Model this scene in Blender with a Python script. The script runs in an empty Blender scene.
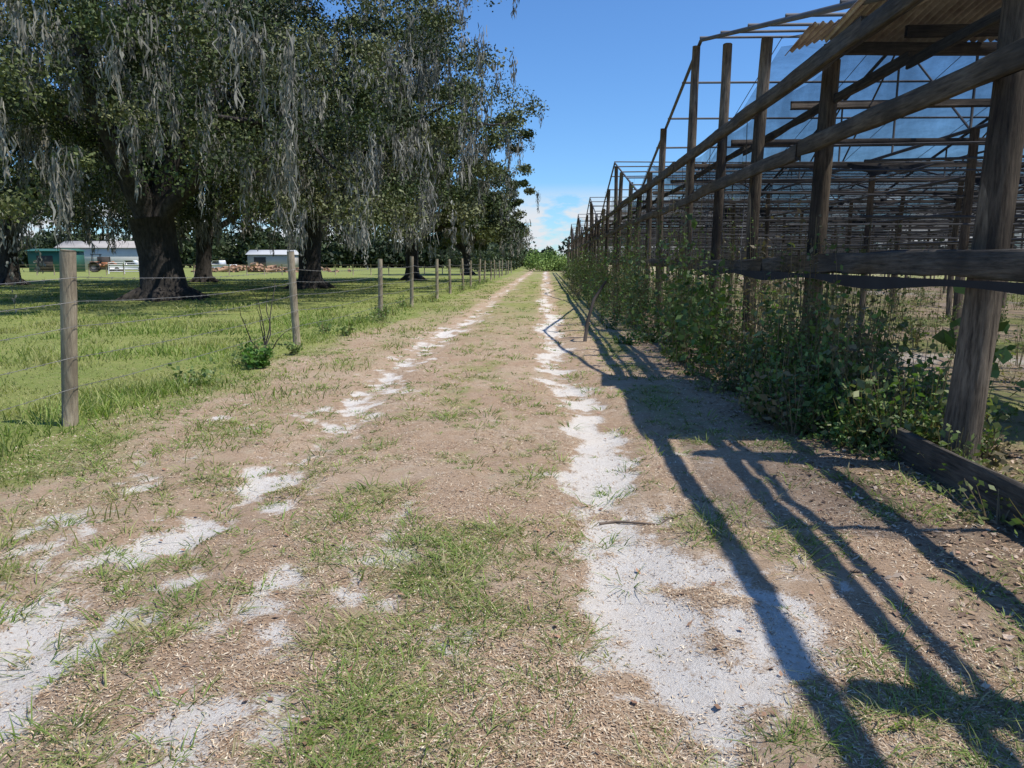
import bpy, math, numpy as np
from mathutils import Vector
rng=np.random.default_rng(7)
S=bpy.context.scene
S.view_settings.view_transform='Standard'; S.view_settings.look='None'; S.view_settings.exposure=0
COL=S.collection
# ---------------------------------------------------------------- noise
def _h(i,j,s):
    n=(i.astype(np.int64)*374761393+j.astype(np.int64)*668265263+s*982451653)&0xffffffff
    n=((n^(n>>13))*1274126177)&0xffffffff
    return ((n^(n>>16))&0xffff)/65535.0
def vn(x,y,s=0):
    x=np.asarray(x,float);y=np.asarray(y,float)
    i=np.floor(x);j=np.floor(y);fx=x-i;fy=y-j
    fx=fx*fx*(3-2*fx);fy=fy*fy*(3-2*fy)
    i=i.astype(np.int64);j=j.astype(np.int64)
    a=_h(i,j,s);b=_h(i+1,j,s);c=_h(i,j+1,s);d=_h(i+1,j+1,s)
    return (a*(1-fx)+b*fx)*(1-fy)+(c*(1-fx)+d*fx)*fy
def fbm(x,y,s=0,o=4):
    r=0;a=.5;t=0
    for k in range(o):
        r=r+a*vn(x*2**k+17.3*k,y*2**k+5.1*k,s+k);t+=a;a*=.55
    return r/t
def ss(a,b,x):
    t=np.clip((x-a)/(b-a),0,1);return t*t*(3-2*t)
# ---------------------------------------------------------------- masks
def wob(y): return .12*np.sin(y*.35)+.08*np.sin(y*.9+1)
def sand_mask(x,y):
    w=wob(y)
    R=np.exp(-((x-.42-w+.02*np.clip(y-4,0,20))/.34)**2)*(.82+.4*(fbm(x*0+3,y*.8,19,3)-.5))
    R2=np.exp(-((x-1.0)/.6)**2)*.48*(1-ss(4,9,y))
    L=np.exp(-((x+2.15-w)/.5)**2)*.50
    L2=np.exp(-((x+1.1)/.8)**2)*.45*(1-ss(3,6,y))+np.exp(-((x+3.1)/.5)**2)*.42*(1-ss(7,12,y))
    t=np.maximum(np.maximum(R,R2),np.maximum(L,L2))
    n=.55*fbm(x*2.3,y*1.7,11,6)+.45*fbm(x*5.2,y*4.2,15,4)
    base=ss(.52,.88,t*.56+(n-.5)*1.25+.36)
    ins=ss(3.4,4.5,x)*ss(.5,.75,fbm(x*.5,y*.4,31,3))*.5
    return np.clip(base*1.05*(1-.4*ss(15,40,y))+ins,0,1)
def green_mask(x,y):
    n=fbm(x*.9,y*.7,23,4)-.5
    left=ss(-3.2,-4.4,x+n*1.9)
    c=np.exp(-((x+.85)/.8)**2)*ss(.40,.76,fbm(x*2.6,y*1.7,41,5))*.68
    verge=np.exp(-((x-1.35)/.4)**2)*.7*ss(5,9,y)*ss(.3,.6,fbm(x*1.2,y*.8,43,4))
    e=np.exp(-((x+3.1)/.6)**2)*.6
    far=ss(6,28,y)*.72*(1-.85*np.exp(-((x-.15)/.35)**2))*(1-.8*np.exp(-((x+2.3)/.35)**2))*(.5+fbm(x*1.4,y*.5,47,3))
    g=np.maximum.reduce([left,c,verge,e*(n+.6),far])
    ins=ss(2.6,3.4,x)*(.25+.55*ss(.35,.62,fbm(x*.35,y*.35,51,3)))
    g=np.where(x>2.9,ins,g)
    g=np.where(x>30,.8,g)
    return np.clip(g*(1-.8*sand_mask(x,y)),0,1)
def height(x,y):
    w=wob(y)
    near=1-ss(15,60,np.hypot(x,y))
    h=(fbm(x*1.1,y*1.1,3,4)-.5)*.07+(fbm(x*5,y*5,5,3)-.5)*.032
    h=h-.045*np.exp(-((x-.38-w)/.3)**2)-.045*np.exp(-((x+2.15-w)/.35)**2)
    h=h-.02*sand_mask(x,y)
    return h*near
# ---------------------------------------------------------------- mesh helpers
def quads(name,V,F,mats,col=None,parent=None,mi=None,smooth=False):
    V=np.ascontiguousarray(V,dtype=np.float32).reshape(-1,3);F=np.ascontiguousarray(F,dtype=np.int32).reshape(-1,4)
    m=bpy.data.meshes.new(name)
    m.vertices.add(len(V));m.vertices.foreach_set('co',V.ravel())
    m.loops.add(F.size);m.loops.foreach_set('vertex_index',F.ravel())
    m.polygons.add(len(F));m.polygons.foreach_set('loop_start',np.arange(0,F.size,4,dtype=np.int32))
    try:m.polygons.foreach_set('loop_total',np.full(len(F),4,dtype=np.int32))
    except Exception:pass
    m.update(calc_edges=True)
    if smooth:m.polygons.foreach_set('use_smooth',np.ones(len(F),dtype=bool))
    if col is not None:
        a=m.color_attributes.new('Col','FLOAT_COLOR','POINT')
        c=np.ones((len(V),4),np.float32);c[:,:3]=col;a.data.foreach_set('color',c.ravel())
    if not isinstance(mats,(list,tuple)):mats=[mats]
    for t in mats:m.materials.append(t)
    o=bpy.data.objects.new(name,m);COL.objects.link(o)
    if parent:o.parent=parent
    return o
def empty(name,loc=(0,0,0)):
    e=bpy.data.objects.new(name,None);e.location=loc;COL.objects.link(e);return e
class B:  # mesh builder (quads)
    def __init__(s):s.V=[];s.F=[];s.n=0
    def add(s,V,F):
        V=np.asarray(V,float).reshape(-1,3);s.V.append(V);s.F.append(np.asarray(F,int).reshape(-1,4)+s.n);s.n+=len(V)
    def tube(s,P,R,k=8,rough=0,seed=0):
        P=np.asarray(P,float);n=len(P);R=np.broadcast_to(np.asarray(R,float),(n,))
        r=np.random.default_rng(seed)
        T=np.gradient(P,axis=0);T/=np.linalg.norm(T,axis=1)[:,None]+1e-9
        up=np.array([0,0,1.]) if abs(T[:,2]).mean()<.9 else np.array([1.,0,0])
        U=np.cross(T,up);U/=np.linalg.norm(U,axis=1)[:,None]+1e-9
        W=np.cross(T,U)
        a=np.linspace(0,2*np.pi,k,endpoint=False)
        prof=1+rough*(r.random(k)-.5)
        ring=[]
        for i in range(n):
            rr=R[i]*prof*(1+rough*.5*(r.random(k)-.5))
            ring.append(P[i]+np.outer(np.cos(a)*rr,U[i])+np.outer(np.sin(a)*rr,W[i]))
        V=np.concatenate(ring);F=[]
        for i in range(n-1):
            for j in range(k):
                j2=(j+1)%k;F.append((i*k+j,i*k+j2,(i+1)*k+j2,(i+1)*k+j))
        b=len(V);V=np.concatenate([V,[P[0]],[P[-1]]])
        for j in range(0,k,2):
            F.append((b,j,(j+1)%k,(j+2)%k));F.append((b+1,(n-1)*k+(j+2)%k,(n-1)*k+(j+1)%k,(n-1)*k+j))
        s.add(V,F)
    def beam(s,a,b,w,h,rough=.0,seed=0,nseg=None):
        a=np.array(a,float);b=np.array(b,float);L=np.linalg.norm(b-a)
        n=nseg or max(2,int(L/.5)+1)
        r=np.random.default_rng(seed);t=(b-a)/L
        up=np.array([0,0,1.]) if abs(t[2])<.95 else np.array([1.,0,0])
        u=np.cross(t,up);u/=np.linalg.norm(u);v=np.cross(u,t)
        c=.12*min(w,h)
        pr=[(-w/2+c,-h/2),(w/2-c,-h/2),(w/2,-h/2+c),(w/2,h/2-c),(w/2-c,h/2),(-w/2+c,h/2),(-w/2,h/2-c),(-w/2,-h/2+c)]
        V=[];F=[];bow=(r.random(2)-.5)*rough*3
        for i in range(n):
            f=i/(n-1);p=a+(b-a)*f+np.sin(np.pi*f)*(bow[0]*u+bow[1]*v)
            for (x,z) in pr:
                V.append(p+u*(x+(r.random()-.5)*rough)+v*(z+(r.random()-.5)*rough))
        for i in range(n-1):
            for j in range(8):
                j2=(j+1)%8;F.append((i*8+j,i*8+j2,(i+1)*8+j2,(i+1)*8+j))
        for e,o in((0,1),((n-1)*8,-1)):
            q=[e+j for j in range(8)]
            F+= [(q[0],q[1],q[2],q[3]),(q[0],q[3],q[4],q[7]),(q[4],q[5],q[6],q[7])]
        s.add(V,F)
    def box(s,c,d,rz=0):
        x,y,z=np.array(d)/2
        V=np.array([(-x,-y,-z),(x,-y,-z),(x,y,-z),(-x,y,-z),(-x,-y,z),(x,-y,z),(x,y,z),(-x,y,z)])
        ca,sa=math.cos(rz),math.sin(rz);V=np.stack([V[:,0]*ca-V[:,1]*sa,V[:,0]*sa+V[:,1]*ca,V[:,2]],1)+np.array(c)
        s.add(V,[(0,3,2,1),(4,5,6,7),(0,1,5,4),(1,2,6,5),(2,3,7,6),(3,0,4,7)])
    def prism(s,prof,y0,y1):
        n=len(prof);V=[(x,y0,z) for x,z in prof]+[(x,y1,z) for x,z in prof]
        F=[(i,(i+1)%n,n+(i+1)%n,n+i) for i in range(n)]
        for j in range(1,n-2,2):
            F.append((0,j,j+1,j+2));F.append((n,n+j+2,n+j+1,n+j))
        s.add(V,F)
    def obj(s,name,mat,parent=None,smooth=False):
        return quads(name,np.concatenate(s.V),np.concatenate(s.F),mat,parent=parent,smooth=smooth)
# ---------------------------------------------------------------- materials
def mat(name):
    m=bpy.data.materials.new(name);m.use_nodes=True;nt=m.node_tree
    b=nt.nodes['Principled BSDF'];return m,nt,b
def N(nt,t,**k):
    n=nt.nodes.new(t)
    for a,v in k.items():setattr(n,a,v)
    return n
def ramp(nt,fac,stops):
    r=N(nt,'ShaderNodeValToRGB');e=r.color_ramp.elements
    while len(e)<len(stops):e.new(.5)
    for i,(p,c) in enumerate(stops):
        e[i].position=p;e[i].color=(*c,1) if len(c)==3 else c
    nt.links.new(fac,r.inputs[0]);return r.outputs[0]
def noise(nt,scale,detail=5,vec=None,rough=.6):
    n=N(nt,'ShaderNodeTexNoise');n.inputs['Scale'].default_value=scale;n.inputs['Detail'].default_value=detail;n.inputs['Roughness'].default_value=rough
    if vec is not None:nt.links.new(vec,n.inputs['Vector'])
    return n.outputs['Fac']
def mix(nt,f,a,b,bt='MIX'):
    m=N(nt,'ShaderNodeMix');m.data_type='RGBA';m.blend_type=bt
    for s,v in((m.inputs[0],f),(m.inputs[6],a),(m.inputs[7],b)):
        if hasattr(v,'links') or hasattr(v,'is_output') :nt.links.new(v,s)
        elif isinstance(v,(int,float)):s.default_value=v
        else:s.default_value=(*v,1)
    return m.outputs[2]
def attr_mat(name,rough=.6,transl=.0,spec=.25):
    m,nt,b=mat(name)
    a=N(nt,'ShaderNodeAttribute');a.attribute_name='Col'
    c=a.outputs['Color']
    nt.links.new(c,b.inputs['Base Color']);b.inputs['Roughness'].default_value=rough
    b.inputs['Specular IOR Level'].default_value=spec
    if transl>0:
        t=N(nt,'ShaderNodeBsdfTranslucent');c2=mix(nt,1.0,c,(1.1,1.3,.5),'MULTIPLY');nt.links.new(c2,t.inputs[0])
        mx=N(nt,'ShaderNodeMixShader');mx.inputs[0].default_value=transl
        out=nt.nodes['Material Output'];nt.links.new(b.outputs[0],mx.inputs[1]);nt.links.new(t.outputs[0],mx.inputs[2]);nt.links.new(mx.outputs[0],out.inputs[0])
    return m
def wood(name,sc,dark,light,bumpd=.02):
    m,nt,b=mat(name)
    tc=N(nt,'ShaderNodeTexCoord');mp=N(nt,'ShaderNodeMapping');mp.inputs['Scale'].default_value=sc
    nt.links.new(tc.outputs['Object'],mp.inputs[0])
    f=noise(nt,4,8,mp.outputs[0],.7);g=noise(nt,1.3,4,tc.outputs['Object'])
    c=ramp(nt,f,[(.32,dark),(.5,tuple((np.array(dark)+np.array(light))/2)),(.68,light)])
    c=mix(nt,ramp(nt,g,[(.42,(0,0,0)),(.68,(.8,.8,.8))]),c,tuple(np.array(dark)*.8+.01))
    nt.links.new(c,b.inputs['Base Color']);b.inputs['Roughness'].default_value=.85;b.inputs['Specular IOR Level'].default_value=.2
    bp=N(nt,'ShaderNodeBump');bp.inputs['Strength'].default_value=.9;bp.inputs['Distance'].default_value=bumpd
    nt.links.new(f,bp.inputs['Height']);nt.links.new(bp.outputs[0],b.inputs['Normal'])
    return m
M_post=wood('weathered_post_wood',(9,9,.9),(.04,.03,.022),(.28,.225,.165))
M_rail=wood('weathered_rail_wood',(9,.7,9),(.028,.024,.02),(.17,.145,.115))
M_railx=wood('weathered_crossbeam_wood',(.7,9,9),(.04,.034,.029),(.18,.15,.125))
M_fpost=wood('fence_post_wood',(11,11,1.2),(.18,.145,.10),(.48,.41,.29),.012)
M_bark=wood('oak_bark',(2.5,2.5,.8),(.014,.012,.010),(.09,.078,.067),.06)
M_leaf=attr_mat('oak_leaves',.6,0,.22)
M_moss=attr_mat('spanish_moss',.9,0,.1)
M_grass=attr_mat('grass_blades',.55,.35,.3)
M_weed=attr_mat('weed_leaves',.5,.3,.3)
M_straw=attr_mat('straw_litter',.8,.0,.15)
def simple(name,c,rough=.6,metal=0,var=.25,sc=3):
    m,nt,b=mat(name);tc=N(nt,'ShaderNodeTexCoord');f=noise(nt,sc,5,tc.outputs['Object'])
    c=np.array(c);nt.links.new(ramp(nt,f,[(.3,tuple(c*(1-var))),(.7,tuple(np.minimum(c*(1+var),.9)))]),b.inputs['Base Color'])
    b.inputs['Roughness'].default_value=rough;b.inputs['Metallic'].default_value=metal;return m
M_pipe=simple('galvanised_pipe',(.09,.09,.095),.7,.1)
M_wire=simple('fence_wire',(.25,.24,.23),.5,.4)
M_dark=simple('dark_timber',(.055,.045,.038),.9)
def rusty():
    m,nt,b=mat('rusty_corrugated_iron');tc=N(nt,'ShaderNodeTexCoord');f=noise(nt,2.2,8,tc.outputs['Object'],.7)
    nt.links.new(ramp(nt,f,[(.35,(.50,.47,.44)),(.5,(.36,.31,.28)),(.7,(.20,.13,.10))]),b.inputs['Base Color'])
    b.inputs['Roughness'].default_value=.65;b.inputs['Metallic'].default_value=.1;return m
M_rust=rusty()
def netmat(name,lo,hi,amax,colr,amin=.03,sc=.55):
    m,nt,b0=mat(name);tc=N(nt,'ShaderNodeTexCoord')
    nt.nodes.remove(b0);b=N(nt,'ShaderNodeBsdfDiffuse');b.inputs[0].default_value=(*colr,1)
    f=noise(nt,sc,5,tc.outputs['Object'],.7)
    r=N(nt,'ShaderNodeMapRange');r.inputs[1].default_value=lo;r.inputs[2].default_value=hi;r.inputs[3].default_value=amin;r.inputs[4].default_value=amax
    nt.links.new(f,r.inputs[0])
    t=N(nt,'ShaderNodeBsdfTransparent');mx=N(nt,'ShaderNodeMixShader')
    nt.links.new(r.outputs[0],mx.inputs[0]);nt.links.new(t.outputs[0],mx.inputs[1]);nt.links.new(b.outputs[0],mx.inputs[2])
    nt.links.new(mx.outputs[0],nt.nodes['Material Output'].inputs[0]);return m
M_net=netmat('shade_net',.34,.6,.5,(.012,.014,.018),.26,.9)
M_net2=netmat('roof_net',.35,.65,.48,(.010,.012,.016),.28,1.6)
def groundmat():
    m,nt,b=mat('ground_soil_sand_grass');tc=N(nt,'ShaderNodeTexCoord');O=tc.outputs['Object']
    a=N(nt,'ShaderNodeAttribute');a.attribute_name='Col'
    sep=N(nt,'ShaderNodeSeparateColor');nt.links.new(a.outputs['Color'],sep.inputs[0])
    fine=noise(nt,75,6,O,.8);mid=noise(nt,7,7,O,.75);big=noise(nt,.8,4,O)
    th=ramp(nt,fine,[(.28,(.14,.09,.05)),(.43,(.35,.245,.16)),(.58,(.52,.385,.265)),(.75,(.70,.57,.43))])
    th=mix(nt,ramp(nt,mid,[(.40,(0,0,0)),(.62,(.6,.6,.6))]),th,(.57,.455,.34))
    th=mix(nt,ramp(nt,big,[(.40,(0,0,0)),(.60,(.5,.5,.5))]),th,(.38,.25,.16))
    sa=ramp(nt,fine,[(.25,(.54,.485,.43)),(.5,(.74,.69,.62)),(.75,(.82,.78,.72))])
    sa=mix(nt,ramp(nt,mid,[(.45,(0,0,0)),(.7,(.5,.5,.5))]),sa,(.60,.51,.42))
    gr=ramp(nt,fine,[(.3,(.09,.12,.025)),(.5,(.19,.24,.06)),(.7,(.32,.34,.12))])
    gr=mix(nt,ramp(nt,big,[(.35,(0,0,0)),(.7,(.6,.6,.6))]),gr,(.32,.32,.11))
    def soft(sock,lo,hi,amt):
        x=N(nt,'ShaderNodeMath',operation='SUBTRACT');nt.links.new(mid,x.inputs[0]);x.inputs[1].default_value=.5
        z=N(nt,'ShaderNodeMath',operation='SUBTRACT');nt.links.new(fine,z.inputs[0]);z.inputs[1].default_value=.5
        y=N(nt,'ShaderNodeMath',operation='MULTIPLY_ADD');nt.links.new(x.outputs[0],y.inputs[0]);y.inputs[1].default_value=amt;nt.links.new(sock,y.inputs[2])
        y2=N(nt,'ShaderNodeMath',operation='MULTIPLY_ADD');nt.links.new(z.outputs[0],y2.inputs[0]);y2.inputs[1].default_value=amt*.9;nt.links.new(y.outputs[0],y2.inputs[2])
        r=N(nt,'ShaderNodeMapRange');r.inputs[1].default_value=lo;r.inputs[2].default_value=hi;nt.links.new(y2.outputs[0],r.inputs[0]);return r.outputs[0]
    c=mix(nt,soft(sep.outputs[0],.32,.74,2.3),th,sa)
    c=mix(nt,soft(sep.outputs[1],.28,.95,1.8),c,gr)
    c=mix(nt,sep.outputs[2],c,mix(nt,mid,(.12,.085,.06),(.26,.19,.13)))
    nt.links.new(c,b.inputs['Base Color']);b.inputs['Roughness'].default_value=.95;b.inputs['Specular IOR Level'].default_value=.1
    bp=N(nt,'ShaderNodeBump');bp.inputs['Strength'].default_value=.8;bp.inputs['Distance'].default_value=.025
    h=N(nt,'ShaderNodeMath',operation='ADD');nt.links.new(fine,h.inputs[0]);nt.links.new(mid,h.inputs[1])
    nt.links.new(h.outputs[0],bp.inputs['Height']);nt.links.new(bp.outputs[0],b.inputs['Normal'])
    return m
# ---------------------------------------------------------------- ground
def axis(lo,hi,a,b,step,g=1.06):
    c=list(np.arange(a,b,step));s=step;x=c[-1]
    while x<hi:s*=g;x+=s;c.append(x)
    s=step;x=c[0];f=[]
    while x>lo:s*=g;x-=s;f.append(x)
    return np.array(f[::-1]+c)
gx=axis(-900,900,-5.5,4.5,.032);gy=axis(-200,1500,1.2,10,.035,1.035)
X,Y=np.meshgrid(gx,gy)
Z=height(X,Y);nx,ny=len(gx),len(gy)
idx=np.arange(nx*ny).reshape(ny,nx)
F=np.stack([idx[:-1,:-1],idx[:-1,1:],idx[1:,1:],idx[1:,:-1]],-1).reshape(-1,4)
def litter_mask(x,y): return np.clip(ss(1.7,2.6,x+fbm(x*1.5,y*1.5,61,3)*.6-.3)*(1-ss(3.6,4.6,x))*.85*(.4+fbm(x*3,y*3,63,3)),0,1)
C=np.stack([sand_mask(X,Y),green_mask(X,Y),litter_mask(X,Y)],-1).reshape(-1,3)
quads('ground',np.stack([X,Y,Z],-1).reshape(-1,3),F,groundmat(),col=C,smooth=True)
# ---------------------------------------------------------------- blades
def blades(P,h,w,lean,col,yaw=None,r=rng):
    n=len(P);yaw=r.random(n)*2*np.pi if yaw is None else yaw
    d=np.stack([np.cos(yaw),np.sin(yaw)],1)
    f2=r.random(n)*2*np.pi;s=np.stack([np.cos(f2),np.sin(f2)],1)
    V=np.zeros((n,6,3))
    for k,(t,ww) in enumerate(((0,1),(.55,.75),(1,.08))):
        off=lean*h*(t**1.6);zz=h*(t-.25*lean*t*t)
        for q,sg in enumerate((-1,1)):
            V[:,k*2+q,0]=P[:,0]+d[:,0]*off+s[:,0]*w*ww*.5*sg
            V[:,k*2+q,1]=P[:,1]+d[:,1]*off+s[:,1]*w*ww*.5*sg
            V[:,k*2+q,2]=P[:,2]+zz
    b=np.arange(n)[:,None]*6
    Fq=np.stack([b+np.array([0,1,3,2]),b+np.array([2,3,5,4])],1).reshape(-1,4)
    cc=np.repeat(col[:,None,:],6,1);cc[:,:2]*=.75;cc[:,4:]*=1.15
    return V.reshape(-1,3),Fq,cc.reshape(-1,3)
def polar(n,r0,r1,t0=-48,t1=44):
    rr=r0*np.exp(rng.random(n)*math.log(r1/r0));t=np.radians(t0+(t1-t0)*rng.random(n))
    return np.stack([rr*np.sin(t),rr*np.cos(t)],1),rr
def pal(n,cols,jit=.2):
    cols=np.array(cols);i=rng.integers(0,len(cols),n);c=cols[i]*(1+jit*(rng.random((n,1))-.5)*2)
    return c
GR=[(.18,.26,.05),(.23,.31,.065),(.14,.21,.04),(.29,.34,.10),(.37,.38,.15)]
p,r=polar(330000,2.6,75)
g=np.where(p[:,0]<-2.6,green_mask(p[:,0],p[:,1]),0)
k=rng.random(len(p))<g**1.5*(.45+.55*ss(.32,.5,fbm(p[:,0]*.7,p[:,1]*.7,79,4)));p=p[k];r=r[k];n=len(p)
pat=fbm(p[:,0]*.8,p[:,1]*.8,71,3)
h=(.03+.10*rng.random(n))*(.30+1.4*ss(.3,.75,pat))*(1+.3*(p[:,0]<-4.4))*(1-.45*ss(15,40,r))
c=pal(n,GR)*(.55+.9*fbm(p[:,0]*.4,p[:,1]*.4,73,3))[:,None]*np.where(rng.random(n)<.15,.6,1.)[:,None]
k2=ss(.42,.62,fbm(p[:,0]*.5,p[:,1]*.5,77,4))[:,None]*.65;c=c*(1-k2)+np.array([.44,.40,.18])*k2
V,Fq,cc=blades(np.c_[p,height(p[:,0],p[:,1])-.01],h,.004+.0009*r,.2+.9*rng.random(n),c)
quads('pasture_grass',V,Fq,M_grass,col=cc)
# tufts on the lane
p,r=polar(56000,2.0,60)
gm=green_mask(p[:,0],p[:,1]);sm=sand_mask(p[:,0],p[:,1])
prob=np.where(p[:,0]>-4.2,gm*.30+.27*(1-.75*sm)*ss(.36,.64,fbm(p[:,0]*1.7,p[:,1]*1.7,83,5)),0)
prob=np.where(p[:,0]>2.9,prob*.4,prob)
k=rng.random(len(p))<prob;p=p[k];r=r[k];nt_=len(p)
nb=15;T=np.repeat(np.arange(nt_),nb);sz=.35+1.5*rng.random(nt_)**3
yaw=rng.random(len(T))*2*np.pi;rad=rng.random(len(T))**.7*.06*sz[T]*(1+.03*r[T])
pp=np.c_[p[T,0]+np.cos(yaw)*rad,p[T,1]+np.sin(yaw)*rad]
h=(.02+.055*rng.random(len(T)))*sz[T]
c=pal(nt_,[(.20,.28,.07),(.25,.33,.08),(.16,.23,.055),(.33,.35,.13),(.42,.37,.21)])[T]*(.7+.6*rng.random((len(T),1)))
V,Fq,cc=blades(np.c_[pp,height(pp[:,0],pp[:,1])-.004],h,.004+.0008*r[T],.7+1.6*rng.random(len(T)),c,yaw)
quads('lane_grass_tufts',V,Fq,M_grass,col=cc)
def flakes(name,p,L,W,col,tilt,matl,z0=.002):
    n=len(p);yaw=rng.random(n)*2*np.pi
    d=np.stack([np.cos(yaw),np.sin(yaw),(rng.random(n)-.5)*2*tilt],1)
    s=np.stack([-np.sin(yaw),np.cos(yaw),(rng.random(n)-.5)*2*tilt],1)
    P=np.c_[p,height(p[:,0],p[:,1])+z0+rng.random(n)*.006]
    V=np.stack([P-d*L[:,None]/2,P-s*W[:,None]/2,P+d*L[:,None]/2,P+s*W[:,None]/2],1)
    Fq=np.arange(n*4).reshape(n,4)
    quads(name,V,Fq,matl,col=np.repeat(col,4,0))
p,r=polar(340000,2.0,22,-44,44)
sm=sand_mask(p[:,0],p[:,1]);k=(rng.random(len(p))<(1-.85*sm)*ss(.2,.65,fbm(p[:,0]*2.2,p[:,1]*2.2,91,4)))&(p[:,0]>-4.6)&(p[:,0]<3)
p=p[k];r=r[k];n=len(p)
c=pal(n,[(.50,.37,.24),(.40,.28,.17),(.60,.48,.34),(.27,.17,.10),(.48,.33,.21),(.64,.55,.41)],.25)
flakes('dead_grass_thatch',p,(.008+.022*rng.random(n))*(1+.06*r),(.0016+.003*rng.random(n))*(1+.12*r),c,.45,M_straw)
n=11000;p=np.c_[1.6+rng.random(n)**.6*2.5,2+rng.random(n)**1.4*16]
c=pal(n,[(.24,.16,.11),(.36,.25,.16),(.15,.10,.07),(.46,.36,.27)],.3)
flakes('fallen_leaves',p,.02+.045*rng.random(n),.012+.025*rng.random(n),c,.5,M_straw,.006)
n=160;p,r=polar(n,2.2,12,-35,30);c=pal(n,[(.36,.20,.13),(.32,.20,.14),(.28,.17,.11)],.3)
flakes('scattered_brown_leaves',p,.02+.03*rng.random(n),.012+.02*rng.random(n),c,.5,M_straw,.01)
b=B();pts=[(.36+.09*i+.02*math.sin(i*2.1),4.55+.05*math.sin(i*1.3),height(.36+.09*i,4.55)+.010) for i in range(7)];b.tube(pts,np.linspace(.009,.004,7),6);b.obj('fallen_twig',simple('twig_bark',(.16,.12,.09),.9))
# ---------------------------------------------------------------- leaf clumps
def leafquads(P,size,r,flat=.3):
    n=len(P)
    nrm=r.normal(size=(n,3));nrm[:,2]+=flat;nrm/=np.linalg.norm(nrm,axis=1)[:,None]
    u=np.cross(nrm,r.normal(size=(n,3)));u/=np.linalg.norm(u,axis=1)[:,None];v=np.cross(nrm,u)
    s=(size*(.6+.8*r.random(n)))[:,None]
    V=np.stack([P-u*s*.5,P-v*s*.3-u*s*.05,P+u*s*.5,P+v*s*.3-u*s*.05],1)
    return V.reshape(-1,3),np.arange(n*4).reshape(n,4)
def oak(loc,H,R,tr,seed,nclump=170,nleaf=420,lsize=.17,zlow=3.2,mossg=400,forks=6,squash=1):
    r=np.random.default_rng(seed)
    e=empty('live_oak_tree',loc)
    b=B()
    th=H*.2;lx,ly=(r.random(2)-.5)*.6
    zs=np.array([-.2,.15,.5,1.0,th*.55,th]);rr=tr*np.array([1.7,1.3,1.05,.95,.9,1.0])
    b.tube([(lx*(z/th)**2,ly*(z/th)**2,z) for z in zs],rr,14,.25,seed)
    top=np.array([lx,ly,th])
    for a in np.arange(0,6.28,1.05)+r.random():
        b.tube([(0,0,.5),(math.cos(a)*tr*1.2,math.sin(a)*tr*1.2,.2),(math.cos(a)*tr*2.2,math.sin(a)*tr*2.2,-.1)],[tr*.5,tr*.35,tr*.12],7,.2,seed)
    tips=[]
    for i in range(forks):
        a=6.283*i/forks+r.random()*.7;el=.35+.8*r.random() if i%3 else 1.1
        L=R*(.75+.25*r.random());P=[top-np.array([0,0,.3])];d=np.array([math.cos(a)*math.cos(el),math.sin(a)*math.cos(el),math.sin(el)])
        n=8;p=P[0].copy()
        for j in range(n):
            d=d+r.normal(size=3)*.16;d[2]+=(.05 if j<3 else -.07);d/=np.linalg.norm(d)
            p=p+d*L/n;P.append(p.copy())
            if j>=2:
                q=p.copy();dd=d+r.normal(size=3)*.7;dd/=np.linalg.norm(dd);Q=[q.copy()]
                for _ in range(5):
                    dd=dd+r.normal(size=3)*.25;dd/=np.linalg.norm(dd);q=q+dd*L*.09;Q.append(q.copy())
                b.tube(Q,np.linspace(tr*.16,tr*.03,6),6,.2,seed+j);tips+=[Q[3],Q[5]]
        b.tube(P,np.linspace(tr*.55,tr*.07,n+1),9,.2,seed+i);tips+=P[4:]
    b.obj('trunk_and_limbs',M_bark,e,True)
    cz=(zlow+H)/2+.5;rz=(H-zlow)/2
    u=r.normal(size=(nclump,3));u/=np.linalg.norm(u,axis=1)[:,None]
    rad=r.random(nclump)**.38
    az=np.arctan2(u[:,1],u[:,0]);lump=1+.16*np.sin(az*3+seed)+.10*np.sin(az*5+seed*2)+.08*np.sin(u[:,2]*6+az*2)
    Cc=np.c_[u[:,0]*R*rad*lump,u[:,1]*R*squash*rad*lump,cz+u[:,2]*rz*rad]
    Cc=np.concatenate([Cc,np.array(tips)+r.normal(size=(len(tips),3))*.4])
    ns=nclump//3;a=r.random(ns)*6.283;q=R*(.66+.3*r.random(ns))
    Cc=np.concatenate([Cc,np.c_[np.cos(a)*q,np.sin(a)*q,zlow+.1+(cz-zlow)*.6*r.random(ns)]])
    Cc=Cc[Cc[:,2]>zlow*.85];nc=len(Cc)
    cr=(.55+.95*r.random(nc))*(R/11)
    T=np.repeat(np.arange(nc),nleaf);n=len(T)
    d=r.normal(size=(n,3));d/=np.linalg.norm(d,axis=1)[:,None]
    P=Cc[T]+d*(cr[T]*(r.random(n)**.45)*(1+.30*r.normal(size=n)*.5))[:,None]*np.array([1.15,1.15,.7])
    V,Fq=leafquads(P,np.full(n,lsize),r)
    base=np.array([(.055,.078,.022),(.085,.108,.032),(.035,.05,.017),(.11,.13,.045),(.14,.15,.065)])
    cc=base[r.integers(0,5,nc)][T]*(.55+.9*r.random((n,1)))
    quads('leaf_crown',V,Fq,M_leaf,col=np.repeat(cc,4,0),parent=e)
    # moss: ragged drooping beards, hung in curtains along the outer crown
    lowc=np.where(Cc[:,2]<cz+rz*.65)[0]
    gi=lowc[r.integers(0,len(lowc),mossg)]
    out=Cc[gi].copy();out[:,2]=0;out/=np.linalg.norm(out,axis=1)[:,None]+1e-6
    gp=Cc[gi]+out*cr[gi][:,None]*.7+r.normal(size=(mossg,3))*cr[gi][:,None]*np.array([.5,.5,.35]);gl=.6+2.3*r.random(mossg)**1.8
    per=44;T=np.repeat(np.arange(mossg),per);n=len(T)
    q=r.normal(size=(n,2))
    gw=(.10+.15*r.random(mossg))[T]
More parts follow.
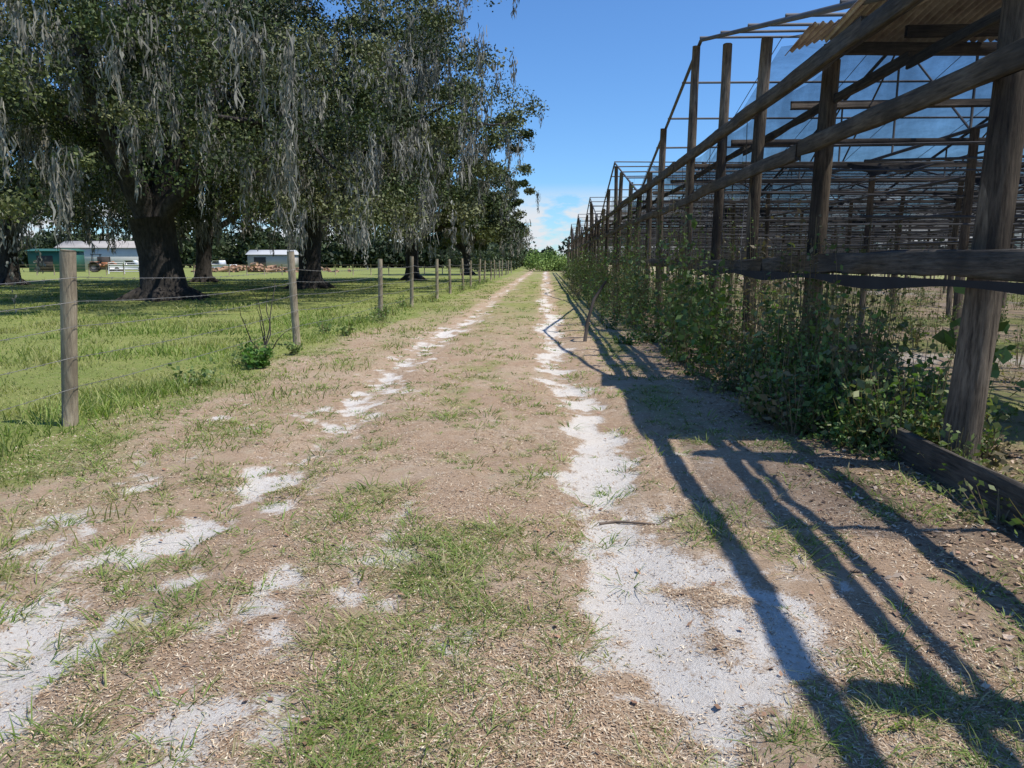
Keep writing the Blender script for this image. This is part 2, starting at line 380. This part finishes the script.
    tt=r.random(n)
    P=np.c_[gp[T,0]+q[:,0]*gw*(1-.8*tt),gp[T,1]+q[:,1]*gw*(1-.8*tt),gp[T,2]+.15*r.normal(size=n)-tt*gl[T]*.85]
    L=gl[T]*(.10+.22*r.random(n));L=np.minimum(L,np.maximum(P[:,2]-2.0,.1));w=(.025+.04*r.random(n))*(1+lsize*2)
    a=r.random(n)*6.28;s=np.c_[np.cos(a),np.sin(a),np.zeros(n)]
    V=np.zeros((n,6,3));dr=r.normal(size=(n,3))*.16;dr[:,2]=0;dr2=r.normal(size=(n,3))*.14;dr2[:,2]=0
    for kk,(t,ww) in enumerate(((0,.5),(.5,1),(1,.1))):
        c0=P-np.array([0,0,1])*L[:,None]*t+(dr*t+dr2*math.sin(3.14*t))*L[:,None]
        V[:,kk*2]=c0-s*(w*ww*.5)[:,None];V[:,kk*2+1]=c0+s*(w*ww*.5)[:,None]
    bb=np.arange(n)[:,None]*6;Fq=np.stack([bb+np.array([0,1,3,2]),bb+np.array([2,3,5,4])],1).reshape(-1,4)
    cc=np.array([(.27,.26,.215)])*(.5+.8*r.random((n,1)))*(.7+.5*r.random(mossg))[T][:,None]
    quads('spanish_moss',V.reshape(-1,3),Fq,M_moss,col=np.repeat(cc,6,0),parent=e)
    return e
oak((-16.2,31,0),17,11.5,.92,3,200,400,.14,3.0,800)
oak((-14.2,44.5,0),20,13.0,.75,5,220,390,.175,3.8,750)
oak((-11.4,64,0),19,9.3,.6,8,130,300,.24,3.6,340)
oak((-27,58,0),18,10.5,.6,13,110,280,.24,4.2,260)
oak((-37,50,0),18,11.5,.6,21,120,280,.23,4.0,300)
oak((-9.5,92,0),14,8.0,.5,34,80,240,.34,3.0,120)
# ---------------------------------------------------------------- tree line (mass)
def treeline(name,segs,seed,lsize=.55,pals=((.045,.065,.025),(.06,.08,.033),(.035,.05,.023))):
    r=np.random.default_rng(seed);Ps=[];Cs=[]
    for (x0,y0,x1,y1,n,h,nl) in segs:
        t=r.random(n);cx=x0+(x1-x0)*t;cy=y0+(y1-y0)*t+r.normal(size=n)*3;hh=h*(.5+.65*r.random(n));w=h*(.35+.3*r.random(n))
        T=np.repeat(np.arange(n),nl);m=len(T);d=r.normal(size=(m,3));d/=np.linalg.norm(d,axis=1)[:,None];d*=(r.random(m)**.4)[:,None]
        P=np.c_[cx[T]+d[:,0]*w[T],cy[T]+d[:,1]*w[T],np.maximum(hh[T]*.5+d[:,2]*hh[T]*.52,.1)]
        c=np.array(pals)[r.integers(0,len(pals),n)][T]*(.6+.8*r.random((m,1)))
        Ps.append(P);Cs.append(c)
    P=np.concatenate(Ps);V,Fq=leafquads(P,np.full(len(P),lsize),r)
    quads(name,V,Fq,M_leaf,col=np.repeat(np.concatenate(Cs),4,0))
treeline('distant_tree_line',[(-210,185,-10,200,150,9.5,420),(-12,205,8,205,12,5,300),(8,230,200,220,70,9,300),(190,60,200,220,25,11,250)],2,1.25)
treeline('roadside_tree_mass',[(-20,170,-3,165,12,9,500),(-10,120,-4.5,150,6,7,600)],3,.6)
treeline('roadside_shrub_thicket',[(-3.0,126,3.0,128,14,3.4,500)],4,.3,((.18,.27,.06),(.22,.31,.08),(.13,.2,.05)))
# ---------------------------------------------------------------- fence
fe=empty('wire_fence')
FY=[0.2,7.0,14.1,21.1,26.6,32.3,37.6,42.8,48,53.5,59,65,71,77,83,90,97,104]
tops=[]
for i,y in enumerate(FY):
    b=B();x=-4.78+(.06 if i%2 else -.03);H=1.74+.06*math.sin(i*3.7);lx=.03*math.sin(i*5.1);ly=.04*math.cos(i*2.3)
    if i==1:lx=.105
    R=.072 if i<3 else .07
    zs=[-.2,.3,.8,1.2,H-.02,H];b.tube([(x+lx*z,y+ly*z,z) for z in zs],[R*1.02,R,R*.98,R,R*.97,R*.9],12,.1,i)
    b.obj('fence_post_%d'%(i+1),M_fpost,fe,True);tops.append((x,y,lx,ly))
b=B()
for wi,z in enumerate((.38,.68,.98,1.22,1.45)):
    for i in range(len(FY)-1):
        x0,y0,l0,m0=tops[i];x1,y1,l1,m1=tops[i+1];sag=.035+.04*rng.random()
        n=9;P=[];
        for j in range(n):
            t=j/(n-1);P.append((x0+(x1-x0)*t+.08+(l0*(1-t)+l1*t)*z,y0+(y1-y0)*t,z-sag*4*t*(1-t)+.01*(rng.random()-.5)))
        b.tube(P,.0028+.00006*y0,4)
        if y0<40:
            L=y1-y0
            for q in np.arange(.15,L,.22):
                t=q/L;c=np.array((x0+(x1-x0)*t+.08+(l0*(1-t)+l1*t)*z,y0+L*t,z-sag*4*t*(1-t)))
                b.tube([c+(-.012,0,-.014),c+(.012,.005,.014)],.0018,4);b.tube([c+(.012,0,-.012),c+(-.012,.004,.012)],.0018,4)
b.obj('barbed_wire_strands',M_wire,fe)
# ---------------------------------------------------------------- shade house
sh=empty('shade_house')
def gz(y): return 3.95+2.3*(1-abs(((y-7)%20)-10)/10)
posts=[(3.17,5.70,3.75,.125,.02),(3.45,9.7,4.05,.11,.03),(3.3,12.1,5.0,.10,.04),(3.35,15.1,5.75,.10,.05),(3.3,17.3,6.2,.095,-.02),(3.25,18.3,5.9,.085,.10),(3.3,21.5,5.2,.1,-.03),(3.3,24.5,4.4,.1,.0),(3.3,2.2,3.9,.12,.0),(3.3,-1.2,3.9,.12,0)]
y=27.3
while y<112:
    posts.append((3.3+.1*rng.random(),y,gz(y)-.05,.1,.04*(rng.random()-.5)));y+=3.2+.4*rng.random()
for i,(x,y,H,R,ln) in enumerate(posts):
    b=B();n=9;P=[];Rr=[]
    r=np.random.default_rng(i+50);bx=.06*r.normal();by=.05*r.normal()
    lx=.045 if i==0 else ln*.5
    for j in range(n):
        t=j/(n-1);z=-.3+(H+.3)*t;P.append((x+lx*z+bx*math.sin(3.1*t),y+ln*z+by*math.sin(2.5*t),z));Rr.append(R*(1.08-.2*t))
    b.tube(P,Rr,14,.16,i);b.obj('post_%d'%(i+1),M_post,sh,True)
def rail(name,x,z,w,h,y0,y1,seg,rough,seed,zj=.03):
    r=np.random.default_rng(seed);b=B();y=y0;k=0
    while y<y1:
        L=seg*(.85+.3*r.random());e=min(y+L,y1)
        b.beam((x+(r.random()-.5)*.02,y+.004,z+(r.random()-.5)*zj),(x+(r.random()-.5)*.02,e-.004,z+(r.random()-.5)*zj),w,h*(.9+.2*r.random()),rough,seed+k)
        y=e;k+=1
    b.obj(name,M_rail,sh)
rail('eave_rail',3.10,3.86,.07,.17,-8,110,5.2,.02,1,.07)
rail('eave_rail_inner',3.55,3.55,.05,.10,1,60,6.2,.018,17,.12)
rail('upper_side_rail',3.06,2.92,.07,.17,-8,110,6.2,.022,2,.06)
rail('lower_side_rail',3.02,1.56,.06,.19,-8,95,6.5,.03,3,.05)
rail('base_board',2.90,.12,.05,.24,-6,9,4.3,.02,4,.03)
b=B();bw=B()
for kbay in range(-1,5):
    ya=7+20*kbay;yr=ya+10;yb=ya+20
    for xi,x in enumerate((3.3,7.5,11.7,16,20,25,30,36)):
        if kbay>2 and xi>3:continue
        if kbay==-1 and xi==0:continue
        rr=.04
        b.tube([(x,ya,3.95),(x,yr,6.28)],rr,6);b.tube([(x,yr,6.28),(x,yb,3.95)],rr,6)
        b.tube([(x,ya,3.9),(x,yb,3.9)],.035,6)
        if xi in(1,2,4):
            for f in(-.6,-.3,0,.3,.6):
                yy=yr+10*f;b.tube([(x,yy,3.9),(x,yy,6.28-2.33*abs(f))],.025,5)
            for f in(-1,1):
                b.tube([(x,yr+f*6,3.9),(x,yr+f*3,5.55)],.022,5);b.tube([(x,yr+f*3,3.9),(x,yr,6.2)],.022,5)
    for f in(-.8,-.6,-.4,-.2,0,.2,.4,.6,.8,1):
        yy=yr+10*f;z=6.3-2.33*abs(f)+.03
        xs=7.5 if kbay==-1 else 3.27
        b.tube([(xs,yy,z),(14,yy,z+.05*rng.normal()),(25,yy,z),(37,yy,z)],.028,5)
    for yy in np.arange(ya+.5,yb,3.3):
        bw.beam((3.35,yy,3.72),(37,yy,3.72),.05,.10,.03,int(yy)+90,12)
b.obj('roof_pipe_frame',M_pipe,sh)
bw.obj('cross_beams',M_railx,sh)
b=B();b2=B()
for xi,x in enumerate((7.5,11.7,16,20,25,30,36)):
    for y in np.arange(1.7,80,4.1):
        yy=y+.3*rng.normal();xx=x+.15*rng.normal();b.tube([(xx,yy,-.2),(xx+.05*rng.normal(),yy+.05*rng.normal(),2),(xx,yy,3.9)],.075,8,.15,int(y))
    for z in (1.9,2.5,3.1,3.5):
        b2.tube([(x,1,z),(x+.1,25,z+.06*rng.normal()),(x,50,z+.05*rng.normal()),(x,85,z)],.02,4)
for y in np.arange(6,85,2.6):
    for z in(2.1,2.75,3.3):
        if rng.random()<.8:
            s=.07*rng.normal();b2.tube([(3.5,y,z+s),(10,y,z+.05*rng.normal()),(20,y+.1,z+.06*rng.normal()),(36,y,z-s)],.016,4)
for x in np.arange(5,30,2.1):
    for ya in(7,27,47):
        b2.tube([(x,ya,3.98),(x,ya+10,6.3),(x,ya+20,3.98)],.010,4)
for y in np.arange(12.5,60,1.4):
    b2.tube([(3.2,y,1.6),(3.22,y+.05*rng.normal(),2.7),(3.2,y+.05*rng.normal(),3.8)],.006,4)
b.obj('inner_posts',M_post,sh,True);b2.obj('support_wires_and_pipes',M_pipe,sh)
def sheet(name,fn,nu,nv,m,parent=sh):
    U,Vv=np.meshgrid(np.linspace(0,1,nu),np.linspace(0,1,nv));P=fn(U,Vv)
    ii=np.arange(nu*nv).reshape(nv,nu);Fq=np.stack([ii[:-1,:-1],ii[:-1,1:],ii[1:,1:],ii[1:,:-1]],-1).reshape(-1,4)
    return quads(name,P.reshape(-1,3),Fq,m,parent=parent,smooth=True)
sheet('side_net',lambda u,v:np.stack([3.2+.05*np.sin(u*90+v*4)*np.sin(v*3.1),4+u*56,1.55+v*2.25+.05*np.sin(u*110)*v],-1),300,10,M_net)
sheet('roof_net',lambda u,v:np.stack([5+u*31,8+v*60,gz(8+v*60)-.12-.12*np.sin(u*40)**2],-1),90,121,M_net2)
M_fab=simple('black_shade_fabric',(.018,.019,.022),.9)
r=np.random.default_rng(77);V=[];Fq=[]
for k in range(150):
    x=6+r.random()*22;y=14+r.random()*45;z=3.7;w=.3+1.6*r.random()**2;L=.1+.45*r.random()**2;n=7
    b0=len(V)
    for i in range(n+1):
        t=i/n;V.append((x+w*t,y+.05*r.normal(),z-.08*math.sin(3.1*t)));V.append((x+w*t+.05*r.normal(),y+.1*r.normal(),z-L*(.5+.5*r.random())*math.sin(.3+2.5*t)))
    for i in range(n):Fq.append((b0+2*i,b0+2*i+1,b0+2*i+3,b0+2*i+2))
quads('torn_net_rags',V,Fq,M_fab,parent=sh)
def corr(u,v):
    x=3.2+u*4.2;y=6.2+v*3.1+.25*np.sin(u*9)*(v>.9)
    z=4.14+.22*(1-v)+.022*np.sin(x*2*np.pi/.08)+.10*np.sin(v*2.6+u*3)-.05*np.exp(-(u/.06)**2)
    return np.stack([x,y,z],-1)
sheet('corrugated_roof_sheet',corr,420,16,M_rust)
sheet('corrugated_roof_sheet_torn',lambda u,v:np.stack([3.0+u*1.3,9.15+v*.9-.4*u,4.28-.1*v+.2*np.sin(u*2.5)*v+.02*np.sin((2.95+u*1.3)*78)],-1),160,8,M_rust)
b=B()
for y,z in((6.4,4.18),(7.6,4.1),(9.2,4.02)):b.beam((3.2,y,z),(9.5,y,z),.07,.12,.02,int(y*10),14)
b.beam((3.5,5.75,3.62),(9,5.8,3.7),.06,.18,.02,5,10)
b.obj('roof_batten_boards',M_railx,sh)
sheet('torn_net_edge',lambda u,v:np.stack([2.97+.01*np.sin(u*60),3+u*12,1.47-v*(.05+.07*(np.sin(u*23)*.5+.5))],-1),120,3,M_fab)
b=B();b.tube([(.80,14.9,-.05),(.86,15.0,.4),(1.0,15.2,.85),(1.25,15.4,1.2)],[.04,.036,.032,.025],8,.1);b.obj('leaning_pole',M_dark)
# ---------------------------------------------------------------- weeds / bushes
def weeds(name,C,R,Hh,nl,ls,seed,pals,ns=14):
    r=np.random.default_rng(seed);C=np.asarray(C,float);n=len(C)
    Vs=[];Fs=[];Cs=[]
    T=np.repeat(np.arange(n),ns);m=len(T)
    a=r.random(m)*6.28;L=Hh[T]*(.35+.8*r.random(m));sp=R[T]*(.3+.8*r.random(m))
    base=np.c_[C[T,0]+np.cos(a)*sp*.35,C[T,1]+np.sin(a)*sp*.35,np.zeros(m)]
    tip=base+np.c_[np.cos(a)*sp*.8,np.sin(a)*sp*.8,L]+r.normal(size=(m,3))*.05
    s=np.c_[-np.sin(a),np.cos(a),np.zeros(m)]*.006
    V=np.stack([base-s,base+s,tip+s*.4,tip-s*.4],1).reshape(-1,3);Vs.append(V);Fs.append(np.arange(m*4).reshape(m,4));Cs.append(np.repeat(np.array([(.18,.14,.09)])*(.7+.6*r.random((m,1))),4,0));off=m*4
    T2=np.repeat(np.arange(m),nl);q=len(T2);t=r.random(q)**.6
    P=base[T2]+(tip-base)[T2]*t[:,None]+r.normal(size=(q,3))*np.array([.06,.06,.05])*(R[T[T2]]/.4)[:,None]
    P[:,2]=np.maximum(P[:,2],.02)
    V,Fq=leafquads(P,ls*(.55+.9*r.random(n))[T[T2]],r,.9)
    pc=np.array(pals);cc=pc[r.integers(0,len(pc),n)][T[T2]]*(.55+.9*r.random((q,1)))
    Vs.append(V);Fs.append(Fq+off);Cs.append(np.repeat(cc,4,0))
    return quads(name,np.concatenate(Vs),np.concatenate(Fs),M_weed,col=np.concatenate(Cs))
WP=[(.10,.17,.045),(.13,.21,.055),(.08,.13,.04),(.16,.24,.07),(.19,.21,.09),(.22,.18,.11)]
n=340;yy=6.2*np.exp(rng.random(n)*math.log(60/6.2))
le=np.interp(yy,[5.5,7,9,12,20,60],[2.45,2.1,1.85,1.55,1.2,1.0])
xx=le+.15+(3.5-le)*rng.random(n)**.9;pat=fbm(xx*1.0,yy*.6,131,3)
hh=np.interp(yy,[5.5,7,9,12,18,40],[.35,.6,.9,1.3,1.65,1.6])*(.15+1.7*ss(.25,.8,pat)*(.35+rng.random(n)*1.0))*np.clip(.4+.5*(xx-le),.35,1.1)
k=rng.random(n)<.15+1.3*ss(.35,.65,pat);xx,yy,hh=xx[k],yy[k],hh[k];n=len(xx)
weeds('roadside_weed_bank',np.c_[xx,yy],.15+.3*rng.random(n),hh,10,.062,5,WP)
n=95;yy=9+rng.random(n)*70;xx=2.0+rng.random(n)*1.2
weeds('climbing_shrub_mass',np.c_[xx,yy],.3+.4*rng.random(n),.7+1.8*rng.random(n)**1.5,18,.085,6,[(.09,.14,.045),(.11,.17,.05),(.15,.20,.08)],12)
n=560;xx=3.6+rng.random(n)**1.2*26;yy=4.5+rng.random(n)**1.2*60
weeds('interior_weeds',np.c_[xx,yy],.15+.35*rng.random(n),.15+.9*rng.random(n)**1.5,7,.05,7,[(.16,.21,.07),(.21,.25,.09),(.30,.25,.14),(.12,.17,.055)])
weeds('broadleaf_vine_plant',[(4.35,7.6),(4.6,7.9),(5.1,7.3),(4.0,8.6)],np.array([.4,.35,.35,.3]),np.array([1.25,1.1,.7,1.0]),5,.17,8,[(.16,.25,.07),(.21,.28,.08)],9)
weeds('fence_line_bush',[(-4.55,11.2),(-4.7,11.5),(-4.4,11.0)],np.array([.3,.25,.2]),np.array([.42,.35,.3]),16,.07,9,[(.10,.20,.04),(.13,.24,.05)])
n=30;yy=8+rng.random(n)*50
weeds('fence_line_weeds',np.c_[-4.8+.25*rng.normal(size=n),yy],.2+.15*rng.random(n),.2+.25*rng.random(n),8,.06,10,[(.13,.20,.06),(.18,.24,.08)])
n=60;yy=4.2+rng.random(n)*9;xx=2.7+1.1*rng.random(n)
weeds('fence_base_weeds',np.c_[xx,yy],.15+.12*rng.random(n),.1+.3*rng.random(n)**1.5,6,.045,12,[(.12,.18,.05),(.16,.2,.07),(.24,.2,.12)])
b=B()
r=np.random.default_rng(4)
for k in range(6):
    P=[(-4.75,12.2,0)];d=np.array([(r.random()-.5)*.9,(r.random()-.5)*.8,1.]);p=np.array(P[0])
    for j in range(6):
        d=d+r.normal(size=3)*.2;d/=np.linalg.norm(d);p=p+d*(.12+.05*k*.5);P.append(tuple(p))
    b.tube(P,np.linspace(.014,.004,7),5)
b.obj('dead_branch',M_dark)
# ---------------------------------------------------------------- background farm
def building(name,x,y,w,d,h,roofh,wall,roof,rz=.1):
    e=empty(name,(x,y,0));e.rotation_euler=(0,0,rz)
    b=B();b.box((0,0,h/2),(w,d,h));b.obj('walls',wall,e)
    b=B();V=[(-w/2-.3,-d/2-.3,h+.01),(w/2+.3,-d/2-.3,h+.01),(w/2+.3,0,h+roofh),(-w/2-.3,0,h+roofh),(-w/2-.3,d/2+.3,h+.01),(w/2+.3,d/2+.3,h+.01)]
    b.add(V,[(0,1,2,3),(3,2,5,4),(0,3,4,4),(1,5,2,2)]);b.obj('roof',roof,e)
    b=B()
    for i in range(max(1,int(w//6))):
        xx=-w/2+2.5+i*6;b.box((xx,-d/2-.02,1.3),(2.4,.06,2.4))
    b.obj('doors',M_dark,e);return e
white=simple('white_metal_siding',(.50,.50,.48),.6,0,.08,.4);greenm=simple('green_metal_siding',(.03,.12,.08),.6,0,.15,.4);tan=simple('tan_roof_metal',(.42,.38,.33),.6,0,.12,.5)
building('white_barn',-86,145,16,9,4.2,1.4,white,tan,.15)
building('farm_outbuilding',-57,155,9,6,3.0,1.0,tan,white,.1)
building('green_container_shed',-77,115,6.5,4,3.2,.4,greenm,greenm,.1)
om=simple('faded_orange_paint',(.42,.17,.08),.5);bk=simple('tyre_rubber',(.02,.02,.02),.8);wp=simple('white_paint',(.70,.70,.69),.4,0,.05);gl=simple('dark_glass',(.03,.035,.04),.15)
def wheels(e,L):
    for i,(wx,wy,R,W) in enumerate(L):
        b=B();b.tube([(wx,wy-W/2,R),(wx,wy-W/2+.04,R),(wx,wy+W/2-.04,R),(wx,wy+W/2,R)],[R*.9,R,R,R*.9],20);b.obj('wheel_%d'%(i+1),bk,e,True)
        b=B();b.tube([(wx,wy-W/2-.02,R),(wx,wy+W/2+.02,R)],R*.45,12);b.obj('hub_%d'%(i+1),M_pipe,e)
def tractor(x,y,rz):
    e=empty('farm_tractor',(x,y,0));e.rotation_euler=(0,0,rz)
    b=B();b.box((.9,0,1.15),(1.7,.8,.7));b.box((-.3,0,1.0),(1.2,.7,.5));b.box((-.95,.62,1.55),(1.1,.35,.12));b.box((-.95,-.62,1.55),(1.1,.35,.12));b.obj('body_and_bonnet',om,e)
    b=B()
    for sx,sy in((-1.2,.55),(-1.2,-.55),(-.1,.55),(-.1,-.55)):b.box((sx,sy,2.0),(.08,.08,1.3))
    b.box((-.65,0,2.7),(1.4,1.3,.1));b.tube([(1.1,.2,1.5),(1.1,.2,2.3)],.05,6);b.obj('cab_frame',bk,e)
    wheels(e,((-.95,.75,.8,.4),(-.95,-.75,.8,.4),(1.3,.7,.5,.28),(1.3,-.7,.5,.28)))
    b=B();b.tube([(.3,.5,1.0),(1.6,.5,1.6),(2.6,.5,.6)],.07,6);b.tube([(.3,-.5,1.0),(1.6,-.5,1.6),(2.6,-.5,.6)],.07,6);b.box((2.8,0,.5),(.5,1.7,.55));b.obj('front_loader',om,e)
tractor(-68,112,.4)
def pickup(x,y,rz):
    e=empty('pickup_truck',(x,y,0));e.rotation_euler=(0,0,rz)
    b=B();b.prism([(-2.7,.45),(2.7,.45),(2.75,.95),(1.2,1.12),(-2.7,1.12),(-2.75,.8)],-.95,.95);b.prism([(-.7,1.122),(1.25,1.122),(.65,1.8),(-.55,1.8)],-.82,.82);b.obj('body_and_cab',wp,e)
    b=B();b.prism([(-.5,1.2),(.95,1.2),(.55,1.7),(-.42,1.7)],-.83,.83);b.obj('side_windows',gl,e)
    wheels(e,((-1.7,.85,.4,.25),(-1.7,-.85,.4,.25),(1.75,.85,.4,.25),(1.75,-.85,.4,.25)))
pickup(-64,113,.15);pickup(-54,122,2.9)
b=B();r=np.random.default_rng(9)
for k in range(95):
    x=-45+r.normal()*5.5;y=113+r.normal()*1;z=.15+abs(r.normal())*.45*max(0,1-abs(x+45)/13);a=r.random()*6.28;L=.8+r.random()*1.2
    b.tube([(x-math.cos(a)*L/2,y-math.sin(a)*L/2,z),(x+math.cos(a)*L/2,y+math.sin(a)*L/2,z+.2*r.normal())],.2+.12*r.random(),8,.1,k)
b.obj('log_pile',simple('cut_timber',(.38,.23,.14),.9,0,.35,.7))
b=B()
for z in(.3,.6,.9,1.2,1.45):b.tube([(-58,97,z),(-50,98,z)],.05,6)
for t in(0,.25,.5,.75,1):b.tube([(-58+8*t,97+t,0),(-58+8*t,97+t,1.5)],.06,6)
b.obj('white_pipe_gate',wp)
b=B()
for i in range(34):
    x=-75+i*2.1;b.tube([(x,86+.1*i*.3,-.1),(x,86+.1*i*.3,1.3)],.06,6)
for z in(.5,.85,1.2):b.tube([(-75,86,z),(-5,88,z)],.012,4)
b.obj('back_pasture_fence',M_fpost)
# ---------------------------------------------------------------- light
d=Vector((-.53,.10,-1)).normalized()
L=bpy.data.lights.new('sun','SUN');L.energy=5.0;L.angle=math.radians(.5);L.color=(1,.955,.885)
lo=bpy.data.objects.new('sun',L);lo.rotation_euler=d.to_track_quat('-Z','Y').to_euler();lo.location=(10,-5,30);COL.objects.link(lo)
W=bpy.data.worlds.new('World');S.world=W;W.use_nodes=True;nt=W.node_tree
bg=nt.nodes['Background'];sk=N(nt,'ShaderNodeTexSky');sk.sky_type='NISHITA';sk.sun_disc=False
sk.sun_elevation=math.radians(61.6);sk.sun_rotation=math.radians(100);sk.air_density=1.0;sk.dust_density=.1;sk.ozone_density=2.0
tc=N(nt,'ShaderNodeTexCoord');mp=N(nt,'ShaderNodeMapping');mp.inputs['Scale'].default_value=(1,1,3.0);mp.inputs['Location'].default_value=(.35,.1,0);nt.links.new(tc.outputs['Generated'],mp.inputs[0])
f=noise(nt,13,8,mp.outputs[0],.6)
sx=N(nt,'ShaderNodeSeparateXYZ');nt.links.new(tc.outputs['Generated'],sx.inputs[0])
band=ramp(nt,sx.outputs[2],[(0,(1,1,1)),(.06,(.95,.95,.95)),(.10,(0,0,0))])
cl=ramp(nt,f,[(.42,(0,0,0)),(.52,(1,1,1))])
m=mix(nt,1.0,cl,band,'MULTIPLY')
tint=mix(nt,1.0,sk.outputs[0],(.50,.77,1.08),'MULTIPLY')
c=mix(nt,m,tint,(5.2,5.4,5.7))
nt.links.new(c,bg.inputs[0]);bg.inputs[1].default_value=.15
# ---------------------------------------------------------------- camera
cam=bpy.data.cameras.new('camera');cam.lens=26;cam.sensor_width=36;cam.clip_start=.05;cam.clip_end=4000
co=bpy.data.objects.new('camera',cam);co.location=(0,0,1.6);co.rotation_euler=(math.radians(90-9.4),0,math.radians(2.55));COL.objects.link(co)
S.camera=co
